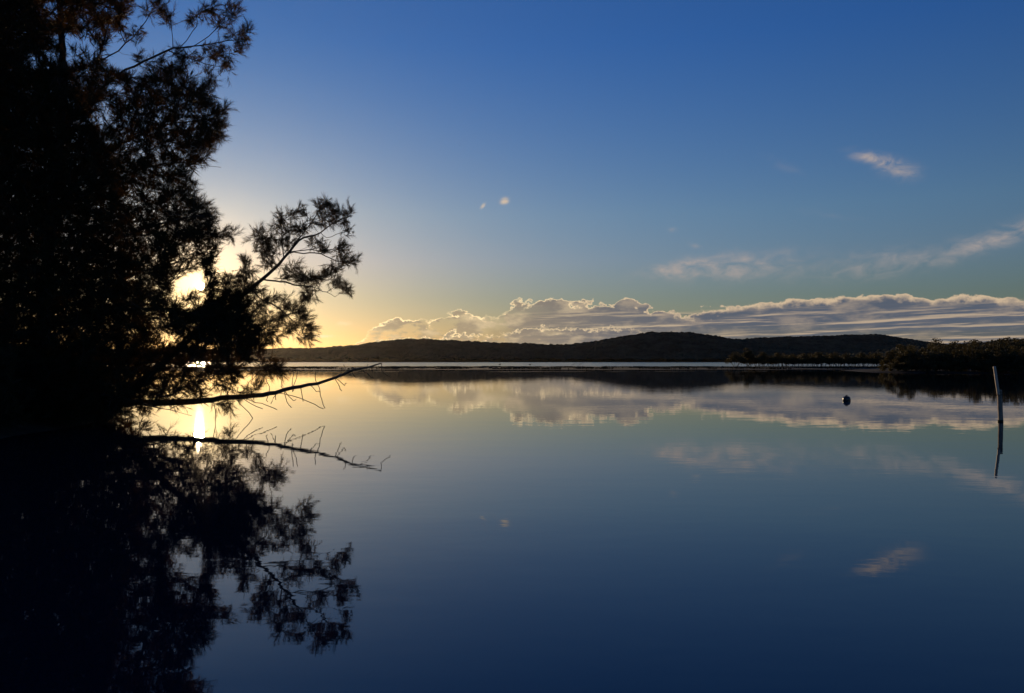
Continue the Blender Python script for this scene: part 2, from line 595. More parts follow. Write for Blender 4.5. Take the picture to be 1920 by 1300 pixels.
bar, bar_x, bar_y, bar_z = flat('mud_bar', [(-75, 168, 200), (-60, 160, 235), (-20, 158, 250), (20, 156, 250), (52, 158, 240), (78, 168, 236), (98, 176, 230)], M['mud'], 0.16, 11)
bar2, *_ = flat('mud_bar', [(-34, 132, 137), (-8, 126, 136), (25, 128, 140), (45, 138, 142)], M['mud'], 0.05, 15, 100, 8)
spit, spit_x, spit_y, spit_z = flat('spit', [(48, 205, 228), (60, 196, 236), (80, 200, 240), (102, 202, 240), (125, 190, 236)], M['mud'], 0.14, 21)
rb_x, rb_y = np.meshgrid(np.linspace(45, 420, 150), np.linspace(90, 520, 130), indexing='ij')
edge = np.interp(rb_x, [45, 53, 58, 66, 78, 95, 130, 200, 420], [150, 128, 121, 116, 112, 108, 98, 90, 80]) + (fnoise(rb_x / 7, rb_x * 0, 31) - 0.5) * 6
edge_l = np.interp(rb_y, [90, 120, 150, 200, 260, 330, 520], [50, 54, 62, 100, 150, 215, 330])
inland = np.minimum(rb_y - edge, (rb_x - edge_l) * 0.8)
rz = np.clip(inland, -5, 400)
rz = np.where(rz > 0, 0.5 * (1 - np.exp(-rz / 6)) + np.clip(rz - 10, 0, 400) * 0.035, rz * 0.2) - 0.03
shore = structure(mesh_np('shore', np.stack([rb_x, rb_y, rz], -1).reshape(-1, 3), grid_faces(150, 130), M['mud'], smooth=True))


def ground_z(x, y):
    i = np.argmin((rb_x[:, 0] - x) ** 2)
    j = np.argmin((rb_y[0, :] - y) ** 2)
    return max(float(rz[i, j]), -0.1)

# ------------------------------------------------------------------ she-oaks on the near bank
rng = np.random.default_rng(7)
random.seed(7)


class Tree:
    """branch graph grown from drawn limbs towards tuft positions"""

    def __init__(self):
        self.p, self.par, self.plen, self.limbs = [], [], [], []

    def limb(self, pts, start=None, r_end=None):
        """adds a smooth limb through 3D points; starts at node index start (or as a new root)"""
        pts = [Vector(p) for p in pts]
        prev = start
        if start is not None:
            pts = [Vector(self.p[start])] + pts
        out = []
        n = len(pts)
        for i in range(n - 1):
            a, b = pts[max(i - 1, 0)], pts[i]
            c, d = pts[i + 1], pts[min(i + 2, n - 1)]
            m = max(2, int((c - b).length / 0.22))
            for k in range(m):
                t = k / m
                if i == 0 and k == 0 and start is not None:
                    continue
                q = 0.5 * ((2 * b) + (c - a) * t + (2 * a - 5 * b + 4 * c - d) * t * t + (3 * b - a - 3 * c + d) * t ** 3)
                q = q + Vector(rng.normal(0, 0.012, 3))
                prev = self.add(q, prev)
                out.append(prev)
        prev = self.add(pts[-1], prev)
        out.append(prev)
        return out

    def add(self, q, par):
        self.p.append(np.array(q, float))
        self.par.append(-1 if par is None else par)
        self.plen.append(0.0 if par is None else self.plen[par] + float(np.linalg.norm(self.p[-1] - self.p[par])))
        return len(self.p) - 1

    def grow(self, targets, bend=0.16, reach=0.30):
        """joins each target to the best near node by a curved twig; returns tips and their directions"""
        P = np.array(self.p)
        PL = np.array(self.plen)
        targets = np.array(targets, float)
        d0 = np.array([np.min(np.linalg.norm(P - t, axis=1)) for t in targets])
        tips = []
        cap = len(P) + len(targets) * 8
        buf = np.empty((cap, 3)); buf[:len(P)] = P
        bl = np.empty(cap); bl[:len(P)] = PL
        n = len(P)
        self.order = np.argsort(d0)
        for ti in self.order:
            t = targets[ti]
            d = np.linalg.norm(buf[:n] - t, axis=1)
            k = int(np.argmin(d + reach * bl[:n]  + np.where(d < 0.12, 0.5, 0)))
            L = d[k]
            m = int(np.clip(L / 0.25, 2, 6))
            a = buf[k].copy()
            side = rng.normal(0, 1, 3)
            side[2] = abs(side[2]) * 0.5 - 0.75           # twigs sag and lift again
            prev = k
            for j in range(1, m + 1):
                s = j / m
                q = a + (t - a) * s + side * bend * L * math.sin(s * math.pi) * 0.6
                prev = self.add(q, prev)
                buf[n], bl[n] = q, self.plen[prev]
                n += 1
            tips.append(prev)
        return tips

    def radii(self, tip=0.006, power=2.3, rmax=0.3):
        n = len(self.p)
        acc = np.zeros(n)
        for i in range(n - 1, -1, -1):
            if acc[i] == 0:
                acc[i] = tip ** power
            if self.par[i] >= 0:
                acc[self.par[i]] += acc[i] if True else 0
        # walking a chain must not add thickness at every node, so children are summed, not accumulated along
        acc = np.zeros(n)
        kids = [[] for _ in range(n)]
        for i, q in enumerate(self.par):
            if q >= 0:
                kids[q].append(i)
        for i in range(n - 1, -1, -1):
            acc[i] = sum(acc[k] for k in kids[i]) if kids[i] else tip ** power
            acc[i] *= 1.012
        return np.minimum(acc ** (1 / power), rmax)

    def wood(self, name, mat, parent, radius, sides=6, pick=None):
        V, Fq = [], []
        for i, q in enumerate(self.par):
            if q < 0 or (pick is not None and not pick[i]):
                continue
            a, b = self.p[q], self.p[i]
            d = b - a
            L = np.linalg.norm(d)
            if L < 1e-5:
                continue
            d = d / L
            u = np.cross(d, (0.31, 0.2, 0.93)); u /= np.linalg.norm(u)
            w = np.cross(d, u)
            ra, rb = min(radius[q], radius[i] * 1.25), radius[i]
            k = sides if rb > 0.02 else (4 if rb > 0.009 else 3)
            base = len(V)
            ext = d * min(rb * 0.4, 0.03)
            for s in range(k):
                c_, s_ = math.cos(2 * math.pi * s / k), math.sin(2 * math.pi * s / k)
                V.append(a - ext + (u * c_ + w * s_) * ra)
            for s in range(k):
                c_, s_ = math.cos(2 * math.pi * s / k), math.sin(2 * math.pi * s / k)
                V.append(b + ext + (u * c_ + w * s_) * rb)
            for s in range(k):
                Fq.append((base + s, base + (s + 1) % k, base + k + (s + 1) % k, base + k + s))
        return mesh_np(name, np.array(V), np.array(Fq), mat, parent, smooth=True)


def tube(tree, nodes, radius, name, mat, sides=8):
    """one connected tapering tube along a chain of nodes (starting inside the parent limb)"""
    if tree.par[nodes[0]] >= 0:
        nodes = [tree.par[nodes[0]]] + list(nodes)
    P_ = np.array([tree.p[i] for i in nodes])
    rr = np.array([radius[i] for i in nodes])
    if tree.par[nodes[0]] >= 0 or len(rr) > 1:
        rr[0] = min(rr[0], rr[1] * 1.2)
    tang = unit(np.gradient(P_, axis=0))
    u = unit(np.cross(tang, np.array([[0.31, 0.2, 0.93]])))
    w = np.cross(tang, u)
    a = np.arange(sides) * 2 * math.pi / sides
    V = P_[:, None, :] + (u[:, None, :] * np.cos(a)[None, :, None] + w[:, None, :] * np.sin(a)[None, :, None]) * rr[:, None, None]
    n = len(nodes)
    i = (np.arange(n - 1)[:, None] * sides + np.arange(sides)[None, :]).ravel()
    j = (np.arange(n - 1)[:, None] * sides + (np.arange(sides)[None, :] + 1) % sides).ravel()
    Vf = np.concatenate([V.reshape(-1, 3), P_[-1:] + tang[-1:] * rr[-1]])
    capi = (n - 1) * sides + np.arange(sides)
    cap = np.stack([capi, (n - 1) * sides + (np.arange(sides) + 1) % sides, np.full(sides, n * sides)], 1)
    return mesh_np(name, Vf, [np.stack([i, j, j + sides, i + sides], 1), cap], mat, None, smooth=True)


def unit(v):
    return v / np.maximum(np.linalg.norm(v, axis=-1, keepdims=True), 1e-9)


def foliage(pos, dirs, mat, parent, size=1.0, twigs=4, per=15, width=0.0075, curved=True):
    """she-oak tufts: at each tip a few twiglets carrying long fine needles that sweep forward"""
    n = len(pos)
    T = n * twigs
    base = np.repeat(pos, twigs, 0) - np.repeat(dirs, twigs, 0) * rng.uniform(0, 0.22, (T, 1)) + rng.normal(0, 0.045, (T, 3))
    scale = np.repeat(rng.uniform(0.75, 1.25, n) * size, twigs)
    td = unit(np.repeat(dirs, twigs, 0) * 0.9 + rng.normal(0, 0.62, (T, 3)) + np.array([0, 0, 0.15]))
    tl = rng.uniform(0.12, 0.30, T) * scale
    NN = T * per
    f = rng.uniform(0.0, 1.0, NN)
    b = np.repeat(base, per, 0) + np.repeat(td * tl[:, None], per, 0) * f[:, None]
    ax = np.repeat(td, per, 0)
    nd = unit(ax * 1.25 + rng.normal(0, 0.42, (NN, 3)))
    nl = rng.uniform(0.08, 0.25, NN) * np.repeat(scale, per) * (1.05 - 0.25 * f)
    bend = rng.normal(0, 0.10, (NN, 3)) + np.array([0, 0, -0.06]) + ax * 0.12
    mid = b + nd * (nl * 0.55)[:, None]
    tip = b + unit(nd + bend * 2.2) * nl[:, None]
    sd = unit(np.cross(nd, rng.normal(0, 1, (NN, 3))))
    w = (width * rng.uniform(0.7, 1.3, NN) * 0.5)[:, None]
    if not curved:
        V = np.stack([b - sd * w, b + sd * w, tip], 1)
        tw = 0.0045
        s2 = unit(np.cross(td, rng.normal(0, 1, (T, 3)))) * tw
        W = np.stack([base - s2, base + s2, base + td * tl[:, None] * 1.1], 1)
        V = np.concatenate([V, W]).reshape(-1, 3)
        return mesh_np('crown', V, np.arange(len(V)).reshape(-1, 3), mat, parent)
    V = np.empty((NN, 5, 3))
    V[:, 0], V[:, 1] = b - sd * w * 0.9, b + sd * w * 0.9
    V[:, 2], V[:, 3] = mid + sd * w, mid - sd * w
    V[:, 4] = tip
    i = np.arange(NN)[:, None] * 5
    quads = i + np.array([[0, 1, 2, 3]])
    tris = i + np.array([[3, 2, 4]])
    # the twiglets themselves
    tw = 0.0045
    s2 = unit(np.cross(td, rng.normal(0, 1, (T, 3)))) * tw
    W = np.stack([base - s2, base + s2, base + td * tl[:, None] * 1.1], 1).reshape(-1, 3)
    tt = NN * 5 + np.arange(T)[:, None] * 3 + np.array([[0, 1, 2]])
    return mesh_np('crown', np.concatenate([V.reshape(-1, 3), W]), [quads, np.concatenate([tris, tt])], mat, parent)


def tip_dirs(tree, tips):
    out = []
    for t in tips:
        a = tree.p[t] - tree.p[tree.par[t]]
        out.append(a)
    return unit(np.array(out))


def inside(poly, x, y):
    c = False
    j = len(poly) - 1
    for i in range(len(poly)):
        if (poly[i][1] > y) != (poly[j][1] > y) and x < (poly[j][0] - poly[i][0]) * (y - poly[i][1]) / (poly[j][1] - poly[i][1]) + poly[i][0]:
            c = not c
        j = i
    return c


def fill(poly, d_lo, d_hi, spacing, tries, holes=(), margin=0.0):
    """points spread through the body of a crown, no two closer than the spacing"""
    xs = [p[0] for p in poly]; ys = [p[1] for p in poly]
    out, cells = [], {}
    for _ in range(tries):
        px, py = random.uniform(min(xs), max(xs)), random.uniform(min(ys), max(ys))
        if not inside(poly, px, py):
            continue
        if any(((px - h[0]) / h[2]) ** 2 + ((py - h[1]) / h[3]) ** 2 < 1 and random.random() < h[4] for h in holes):
            continue
        d = random.uniform(d_lo, d_hi)
        q = at(px, py, d)
        if q.z < 0.15:
            continue
        key = (int(q.x // spacing), int(q.y // spacing), int(q.z // spacing))
        ok = True
        for i in (-1, 0, 1):
            for j in (-1, 0, 1):
                for k in (-1, 0, 1):
                    for r in cells.get((key[0] + i, key[1] + j, key[2] + k), ()):
                        if (r - q).length < spacing:
                            ok = False
        if ok:
            cells.setdefault(key, []).append(q)
            out.append(q)
    return out


# --- the big tree
BIG_D = 22.0
big = Tree()


def pts(lst, d, dd=0.0):
    """limb through pixels; the depth drifts by dd from first to last"""
    n = len(lst)
    return [at(x, y, d + dd * i / max(n - 1, 1)) for i, (x, y) in enumerate(lst)]


trunk_nodes = big.limb([at(52, 812, BIG_D)] + pts([(66, 740), (78, 640), (85, 560), (95, 420), (110, 280), (118, 140), (112, 0), (104, -140), (98, -260), (96, -330)], BIG_D))


def near_node(tree, nodes, px, py, d):
    q = np.array(at(px, py, d))
    return min(nodes, key=lambda i: np.linalg.norm(tree.p[i] - q))


def limb_from(tree, nodes, src, lst, d, dd):
    s = near_node(tree, nodes, src[0], src[1], d)
    d0 = tree.p[s][1]
    tree.limbs.append([])
    tree.limbs[-1] += tree.limb([at(x, y, d0 + (d + dd - d0) * (i + 1) / len(lst)) for i, (x, y) in enumerate(lst)], s)
    return tree.limbs[-1]


B = trunk_nodes
lb = limb_from(big, B, (110, 280), [(150, 205), (207, 152), (251, 124), (286, 108), (304, 99), (325, 92), (345, 91), (368, 85), (392, 67), (412, 45), (430, 22)], BIG_D, -0.8)
limb_from(big, lb, (368, 85), [(362, 60), (371, 41), (366, 27)], BIG_D, -0.7)
limb_from(big, lb, (368, 85), [(395, 82), (425, 78), (455, 72)], BIG_D, -0.5)
limb_from(big, lb, (325, 92), [(350, 108), (385, 120), (418, 126)], BIG_D, -1.0)
limb_from(big, B, (118, 140), [(160, 128), (207, 106), (247, 71), (265, 51), (279, 30), (288, 14)], BIG_D, 0.6)
limb_from(big, B, (112, 0), [(150, -25), (200, -50), (250, -80)], BIG_D, -1.0)
limb_from(big, B, (112, 0), [(70, -40), (10, -70), (-60, -90)], BIG_D, 1.5)
limb_from(big, B, (95, 420), [(160, 330), (230, 270), (310, 235), (380, 225)], BIG_D, 0.8)
limb_from(big, B, (95, 420), [(150, 370), (220, 335), (290, 312), (340, 305), (372, 309), (414, 314)], BIG_D, -0.9)
limb_from(big, B, (85, 560), [(150, 500), (220, 450), (300, 420), (370, 405)], BIG_D, -1.2)
limb_from(big, B, (80, 600), [(160, 560), (240, 520), (300, 500), (345, 488), (380, 474), (410, 456)], BIG_D, 1.0)
limb_from(big, B, (78, 640), [(160, 605), (240, 580), (320, 580), (400, 600), (445, 625)], BIG_D, -1.0)
limb_from(big, B, (70, 700), [(150, 690), (250, 680), (350, 682), (440, 690), (505, 690)], BIG_D, 1.2)
limb_from(big, B, (66, 740), [(140, 735), (220, 745), (300, 765), (360, 780)], BIG_D, -1.4)
limb_from(big, B, (95, 420), [(40, 350), (-40, 300), (-120, 260)], BIG_D, 1.2)
limb_from(big, B, (85, 560), [(30, 500), (-50, 470), (-120, 440)], BIG_D, -1.5)
limb_from(big, B, (110, 280), [(60, 200), (0, 150), (-70, 110)], BIG_D, -1.5)
limb_from(big, B, (78, 640), [(20, 640), (-60, 650), (-120, 650)], BIG_D, 0.5)

MASS = [(-150, -300), (150, -300), (215, -120), (235, 5), (225, 60), (190, 110), (215, 140), (270, 150), (330, 125), (385, 170), (402, 205), (418, 235),
        (405, 262), (372, 298), (346, 330), (352, 360), (380, 385), (397, 405), (390, 425), (365, 443), (328, 465), (318, 520), (318, 560), (340, 585),
        (400, 580), (436, 585), (466, 615), (468, 650), (455, 690), (440, 725), (400, 745), (330, 760), (250, 775), (170, 790), (60, 800), (-150, 800)]
HOLES = [(130, 92, 46, 34, 0.92), (185, 78, 40, 30, 0.92), (232, 92, 32, 40, 0.93), (195, 215, 24, 32, 0.9), (60, 118, 22, 20, 0.9), (100, 16, 26, 20, 0.92), (215, 170, 22, 18, 0.8),
         (304, 311, 24, 14, 0.85), (336, 295, 20, 18, 0.8), (286, 366, 18, 13, 0.9), (251, 375, 14, 11, 0.8), (267, 458, 13, 9, 0.9), (352, 458, 16, 10, 0.9),
         (319, 637, 22, 15, 0.93), (250, 622, 16, 16, 0.8), (262, 718, 24, 16, 0.85), (400, 725, 26, 22, 0.9),
         (270, 775, 60, 28, 0.8), (340, 760, 60, 26, 0.7)]
body = fill(MASS, BIG_D - 2.3, BIG_D + 2.3, 0.37, 45000, HOLES)
body += fill([(296, 440), (398, 436), (404, 468), (385, 503), (345, 506), (322, 520), (300, 560)], BIG_D - 0.8, BIG_D + 0.8, 0.33, 1600, [(352, 458, 15, 9, 0.9), (267, 458, 13, 9, 0.9)])
body += fill([(382, 478), (404, 480), (408, 550), (400, 575), (384, 570)], BIG_D - 0.5, BIG_D + 0.5, 0.33, 300)
body += fill([(322, 572), (345, 585), (385, 572), (450, 548), (470, 600), (400, 640), (330, 620)], BIG_D - 0.9, BIG_D + 0.9, 0.33, 1600)
EDGE = [(304, 18), (312, 30), (300, 8), (314, 40), (290, 3), (270, 20), (357, 44), (384, 19), (372, 24), (401, 14), (428, 14), (433, 32), (419, 42), (445, 10), (410, 30), (437, 62),
        (454, 67), (466, 56), (460, 82), (448, 90), (415, 88), (419, 101), (424, 118), (430, 127), (392, 94), (401, 110), (339, 103), (352, 104), (372, 112), (340, 116),
        (392, 142), (400, 152), (389, 168), (383, 186), (408, 204), (420, 212), (408, 216), (417, 238), (400, 256), (413, 258), (392, 288), (376, 298), (356, 336),
        (360, 357), (350, 371), (384, 387), (396, 398), (398, 412), (384, 430), (424, 441), (414, 446), (432, 446), (404, 455), (393, 489), (386, 497), (394, 514), (396, 534), (402, 545),
        (498, 690), (512, 685), (520, 694), (527, 684), (530, 697), (505, 703), (492, 712), (478, 700), (484, 722), (470, 735), (452, 742), (432, 765), (420, 758), (352, 560), (362, 556),
        (280, 120), (262, 108), (300, 112), (266, 60), (250, 66), (232, 20), (222, 40), (240, 2)]
edge = [at(x, y, BIG_D + random.uniform(-0.9, 0.9)) for x, y in EDGE]
for x, y in EDGE:                                   # each edge tuft has a neighbour or two
    edge.append(at(x + random.uniform(-9, 7), y + random.uniform(-8, 8), BIG_D + random.uniform(-1.0, 1.0)))
tips = big.grow(body + edge)
is_edge = np.zeros(len(body) + len(edge), bool)
is_edge[len(body):] = True
big_root = thing('she_oak_tree', 'tall dense she-oak on the bank with dark needle foliage hiding the low sun', 'tree', at(52, 812, BIG_D))
INV = Matrix.Translation(-big_root.location)
r_big = big.radii(0.0058, 2.35, 0.26)


def under(o, root):
    o.parent = root
    o.matrix_parent_inverse = Matrix.Translation(-root.location)
    return o




def build_wood(tree, stem, radius, root, mat):
    under(tube(tree, stem, radius, 'trunk', mat, 10), root)
    used = np.zeros(len(tree.p), bool)
    used[stem] = True
    for l in tree.limbs:
        under(tube(tree, l, radius, 'limb', mat, 7), root)
        used[l] = True
    tw = under(tree.wood('twigs', mat, None, radius, 5, ~used), root)
    tw['kind'] = 'stuff'


build_wood(big, B, r_big, big_root, M['bark'])
P = np.array([big.p[t] for t in tips])
ed = is_edge[big.order]
td_ = tip_dirs(big, tips)
under(foliage(P[~ed], td_[~ed], M['needles'], None, 1.15, 10, 21, 0.0112, False), big_root)
under(foliage(P[ed], td_[ed], M['needles'], None, 1.0, 11, 30, 0.0045), big_root).name = 'outer_foliage'

# dead limb of the big tree, reaching low over the water
DEAD_D = 24.4
dead = Tree()
main = dead.limb(pts([(70, 765), (150, 758), (240, 756), (310, 755), (369, 753), (414, 747), (453, 744), (492, 740), (518, 736), (549, 727), (594, 719), (630, 708), (661, 695), (687, 689), (715, 681)], 22.2, DEAD_D - 22.2))
DZ = lambda x: 22.2 + (DEAD_D - 22.2) * min(max((x - 70) / 645.0, 0), 1)


def zz(lst):
    """points given in the enlarged view of the limb, turned into photo pixels"""
    return [(200 + x / 3.5556, 660 + y / 3.5556) for x, y in lst]


for tw in [[(1400, 210), (1390, 170), (1396, 130)], [(1405, 205), (1420, 260), (1436, 320), (1455, 376)], [(1160, 280), (1240, 292), (1330, 325), (1390, 355), (1445, 379)],
           [(1350, 232), (1400, 255), (1422, 268)], [(940, 312), (1000, 338), (1060, 350), (1135, 385)], [(1200, 284), (1203, 330), (1218, 352), (1232, 371)],
           [(1205, 340), (1240, 322), (1262, 318)], [(1215, 285), (1240, 262), (1246, 248)], [(1510, 185), (1540, 215), (1560, 250), (1566, 260)], [(1558, 240), (1580, 222), (1597, 207)],
           [(1530, 170), (1552, 150), (1570, 140)], [(1620, 140), (1650, 165), (1672, 172)], [(1690, 120), (1740, 145), (1784, 176)], [(1820, 88), (1835, 125), (1892, 168)],
           [(1242, 238), (1238, 180), (1247, 118)], [(1250, 236), (1262, 180), (1276, 118)], [(1060, 282), (1066, 305), (1075, 333)], [(1060, 272), (1078, 225), (1066, 182)],
           [(1115, 276), (1112, 310), (1095, 345)], [(1130, 275), (1128, 320)], [(1160, 268), (1162, 230)], [(1290, 315), (1310, 330)], [(720, 330), (722, 400), (724, 470), (720, 560)],
           [(820, 305), (900, 350), (975, 455), (920, 480), (850, 530), (740, 565)], [(900, 305), (960, 345), (1040, 380)], [(1610, 150), (1600, 110), (1580, 85)], [(1715, 108), (1740, 80)]]:
    q = zz(tw)
    s = near_node(dead, main, q[0][0], q[0][1], DZ(q[0][0]))
    off = random.uniform(-0.25, 0.25)
    dead.limbs.append(dead.limb([at(x, y, DZ(x) + off * (i + 1) / len(q)) for i, (x, y) in enumerate(q[1:])], s))
r_dead = dead.radii(0.011, 2.0, 0.085)
# the main stem tapers from the trunk to its tip
for k, i in enumerate(main):
    r_dead[i] = max(r_dead[i], 0.115 * (1 - k / len(main)) ** 0.8 + 0.012)
dead_limb = under(tube(dead, main, r_dead, 'dead_limb', M['dead_wood'], 8), big_root)
dead_limb['label'] = 'bare dead limb reaching out low over the water'
for l in dead.limbs:
    o = tube(dead, l, r_dead, 'side_twig', M['dead_wood'], 5)
    o.parent = dead_limb

# --- the leaning tree
LEAN_D = 22.0
lean = Tree()
st = lean.limb(pts([(165, 806), (235, 745), (325, 662), (395, 600), (440, 566), (471, 541), (492, 523), (511, 507), (532, 486), (550, 463), (568, 445), (589, 441), (610, 429), (631, 416), (652, 408)], LEAN_D + 0.6, -0.6))
limb_from(lean, st, (550, 463), [(562, 446), (573, 431), (589, 411), (602, 390), (610, 378)], LEAN_D, 0.4)
limb_from(lean, st, (540, 478), [(568, 475), (590, 475), (612, 481), (631, 490), (650, 494)], LEAN_D, -0.3)
limb_from(lean, st, (542, 476), [(560, 470), (585, 468), (610, 470), (640, 465)], LEAN_D, 0.3)
limb_from(lean, st, (490, 526), [(510, 527), (526, 527), (545, 531), (563, 535), (585, 538), (597, 541), (614, 549), (628, 557)], LEAN_D, -0.2)
limb_from(lean, st, (597, 441), [(612, 446), (630, 440), (650, 434)], LEAN_D, 0.2)
limb_from(lean, st, (468, 545), [(485, 556), (500, 565), (515, 574), (530, 584), (547, 599), (557, 609)], LEAN_D, 0.4)
limb_from(lean, st, (511, 507), [(506, 490), (498, 472), (492, 455), (490, 442)], LEAN_D, -0.4)
limb_from(lean, st, (471, 541), [(462, 525), (455, 510), (460, 494)], LEAN_D, 0.4)
limb_from(lean, st, (532, 486), [(530, 465), (528, 445), (529, 425), (528, 410)], LEAN_D, 0.2)
limb_from(lean, st, (420, 580), [(440, 590), (465, 605), (490, 620), (510, 630)], LEAN_D, -0.4)
ZT = [(880, 150), (900, 180), (850, 200), (930, 200), (820, 170), (960, 230), (940, 280), (900, 290), (860, 270), (690, 210), (660, 225), (720, 225), (560, 240), (575, 280), (550, 300), (510, 330), (640, 330),
      (670, 345), (620, 360), (700, 370), (740, 320), (800, 310), (420, 370), (410, 400), (385, 430), (430, 440), (490, 400), (480, 460), (520, 440), (460, 490), (600, 430), (560, 430), (620, 460), (400, 510),
      (440, 520), (450, 590), (480, 580), (500, 540), (290, 560), (320, 575), (340, 640), (310, 660), (260, 680), (360, 680), (230, 720), (1060, 195), (1035, 240), (1020, 270), (1050, 365), (1010, 450), (1030, 490), (990, 490),
      (1050, 560), (1070, 585), (1030, 600), (1010, 540), (860, 450), (900, 480), (780, 430), (820, 440), (900, 630), (880, 660), (930, 650), (970, 680), (980, 720), (950, 720), (1030, 785), (1045, 800), (870, 700), (840, 690),
      (690, 630), (720, 680), (690, 700), (780, 700), (800, 720), (640, 670), (590, 640), (600, 690), (740, 720), (760, 790), (740, 830), (780, 820), (740, 870), (700, 900), (720, 930), (680, 940), (600, 870), (620, 900), (760, 960),
      (640, 1050), (620, 1080), (660, 1040), (740, 1050), (770, 1040), (780, 1080), (760, 1130), (740, 1140), (450, 830), (480, 850), (420, 880), (440, 940), (400, 900), (520, 1040), (540, 1000), (510, 1120), (500, 1090), (540, 1140),
      (400, 1090), (420, 1060), (560, 960), (480, 1000), (370, 1200), (390, 1150), (340, 1040), (360, 1110), (320, 980), (280, 900), (250, 800), (300, 780), (200, 760), (180, 700), (150, 740), (360, 760), (400, 800), (540, 830),
      (580, 950), (460, 1110), (700, 980), (250, 860), (200, 830), (160, 800), (330, 860), (380, 960), (440, 1010)]
LT = [at(380 + x / 3.825 + random.uniform(-2, 2), 340 + y / 3.825 + random.uniform(-2, 2), LEAN_D + random.uniform(-0.7, 0.7)) for x, y in ZT]
LT += [at(380 + x / 3.825 + random.uniform(-7, 7), 340 + y / 3.825 + random.uniform(-7, 7), LEAN_D + random.uniform(-0.7, 0.7)) for x, y in ZT]
LT += fill([(392, 572), (440, 560), (472, 590), (490, 625), (500, 640), (480, 660), (440, 660), (400, 640), (370, 600)], LEAN_D - 1.2, LEAN_D + 1.2, 0.31, 5000)
LT += fill([(405, 548), (450, 515), (480, 540), (470, 575), (430, 590), (395, 575)], LEAN_D - 0.6, LEAN_D + 0.6, 0.34, 900)
tips2 = lean.grow(LT, 0.14)
lean_root = thing('she_oak_tree', 'slender she-oak leaning out over the water with open tufted branches', 'tree', at(165, 806, LEAN_D + 0.6))
r_lean = lean.radii(0.0058, 2.3, 0.17)
for k, i in enumerate(st):
    r_lean[i] = max(r_lean[i], 0.16 * (1 - k / len(st)) ** 1.5 + 0.012)
build_wood(lean, st, r_lean, lean_root, M['bark'])
P2 = np.array([lean.p[t] for t in tips2])
under(foliage(P2, tip_dirs(lean, tips2), M['needles'], None, 0.9, 10, 30, 0.0045), lean_root)
print('needle tufts', len(P), len(P2))

# --- a third she-oak deeper on the bank, filling in behind the big one
back = Tree()
BK = 27.5
bt = back.limb(pts([(-30, 800), (-22, 650), (-10, 480), (5, 300), (10, 130), (0, -40), (-8, -180)], BK))
for src, lst, dd in [((-10, 480), [(60, 420), (130, 370), (200, 340)], 0.8), ((5, 300), [(70, 240), (140, 190), (190, 160)], -0.8), ((-22, 650), [(60, 620), (140, 590), (230, 570)], 0.5),
                     ((-25, 720), [(60, 700), (150, 690), (240, 680)], -0.6), ((10, 130), [(60, 60), (110, 10), (150, -40)], 0.5), ((5, 300), [(-60, 250), (-130, 220)], 0.5),
                     ((-10, 480), [(-80, 440), (-150, 400)], -0.8), ((-22, 650), [(-90, 640), (-160, 620)], 0.8)]:
    limb_from(back, bt, src, lst, BK, dd)
bm = fill([(-220, -150), (110, -150), (150, 0), (110, 90), (160, 180), (215, 300), (240, 420), (265, 560), (280, 680), (240, 760), (120, 785), (-220, 790)], BK - 2.2, BK + 2.2, 0.44, 26000,
          [(130, 92, 48, 36, 0.96), (60, 118, 24, 22, 0.95), (100, 16, 30, 22, 0.96), (195, 215, 30, 36, 0.96)])
tips3 = back.grow(bm)
back_root = thing('she_oak_tree', 'shaded she-oak standing deeper on the bank behind the tall one', 'tree', at(-30, 800, BK))
build_wood(back, bt, back.radii(0.0065, 2.35, 0.24), back_root, M['bark'])
P3 = np.array([back.p[t] for t in tips3])
under(foliage(P3, tip_dirs(back, tips3), M['needles'], None, 1.4, 8, 14, 0.022, False), back_root)


# --- scrub along the foot of the bank
def shrub(px, d, w, h, label):
    c = Vector((ray(px, 650).x * d, d, 0.15))
    t = Tree()
    root = t.add(c - Vector((0, 0, 0.3)), None)
    stems = []
    for k in range(6):
        a = k * 2 * math.pi / 6 + random.uniform(-0.3, 0.3)
        tgt = c + Vector((math.cos(a) * w * 0.45, math.sin(a) * w * 0.45, h * random.uniform(0.55, 0.9)))
        m_ = c + (tgt - c) * 0.5 + Vector((0, 0, h * 0.12))
        stems.append(t.limb([c, m_, tgt], root))
    tg = []
    for _ in range(int(70 * w * h)):
        a, r_ = random.uniform(0, 2 * math.pi), math.sqrt(random.random())
        z_ = random.uniform(0.08, 1.0)
        k = math.sqrt(max(0.05, 1 - (z_ - 0.35) ** 2 / 0.5))
        tg.append(c + Vector((math.cos(a) * r_ * w * 0.5 * k, math.sin(a) * r_ * w * 0.5 * k, z_ * h)))
    tp = t.grow(tg)
    root_o = thing('shrub', label, 'shrub', c)
    rr = t.radii(0.005, 2.3, 0.05)
    for s_ in stems:
        under(tube(t, s_, rr, 'stem', M['bark'], 6), root_o)
    used = np.zeros(len(t.p), bool)
    for s_ in stems:
        used[s_] = True
    tw = under(t.wood('twigs', M['bark'], None, rr, 4, ~used), root_o)
    tw['kind'] = 'stuff'
    under(foliage(np.array([t.p[i] for i in tp]), tip_dirs(t, tp), M['needles'], None, 1.1, 6, 18, 0.014, False), root_o)


shrub(20, 20.5, 3.0, 1.8, 'dark low shrub at the water edge under the tall she-oak')
shrub(120, 24.0, 3.2, 1.6, 'dark shrub on the bank beneath the leaning she-oak trunk')
shrub(-60, 18.0, 2.6, 1.7, 'dark shrub on the bank in front of the shaded she-oak')
print('needle tufts', len(P), len(P2), len(P3))


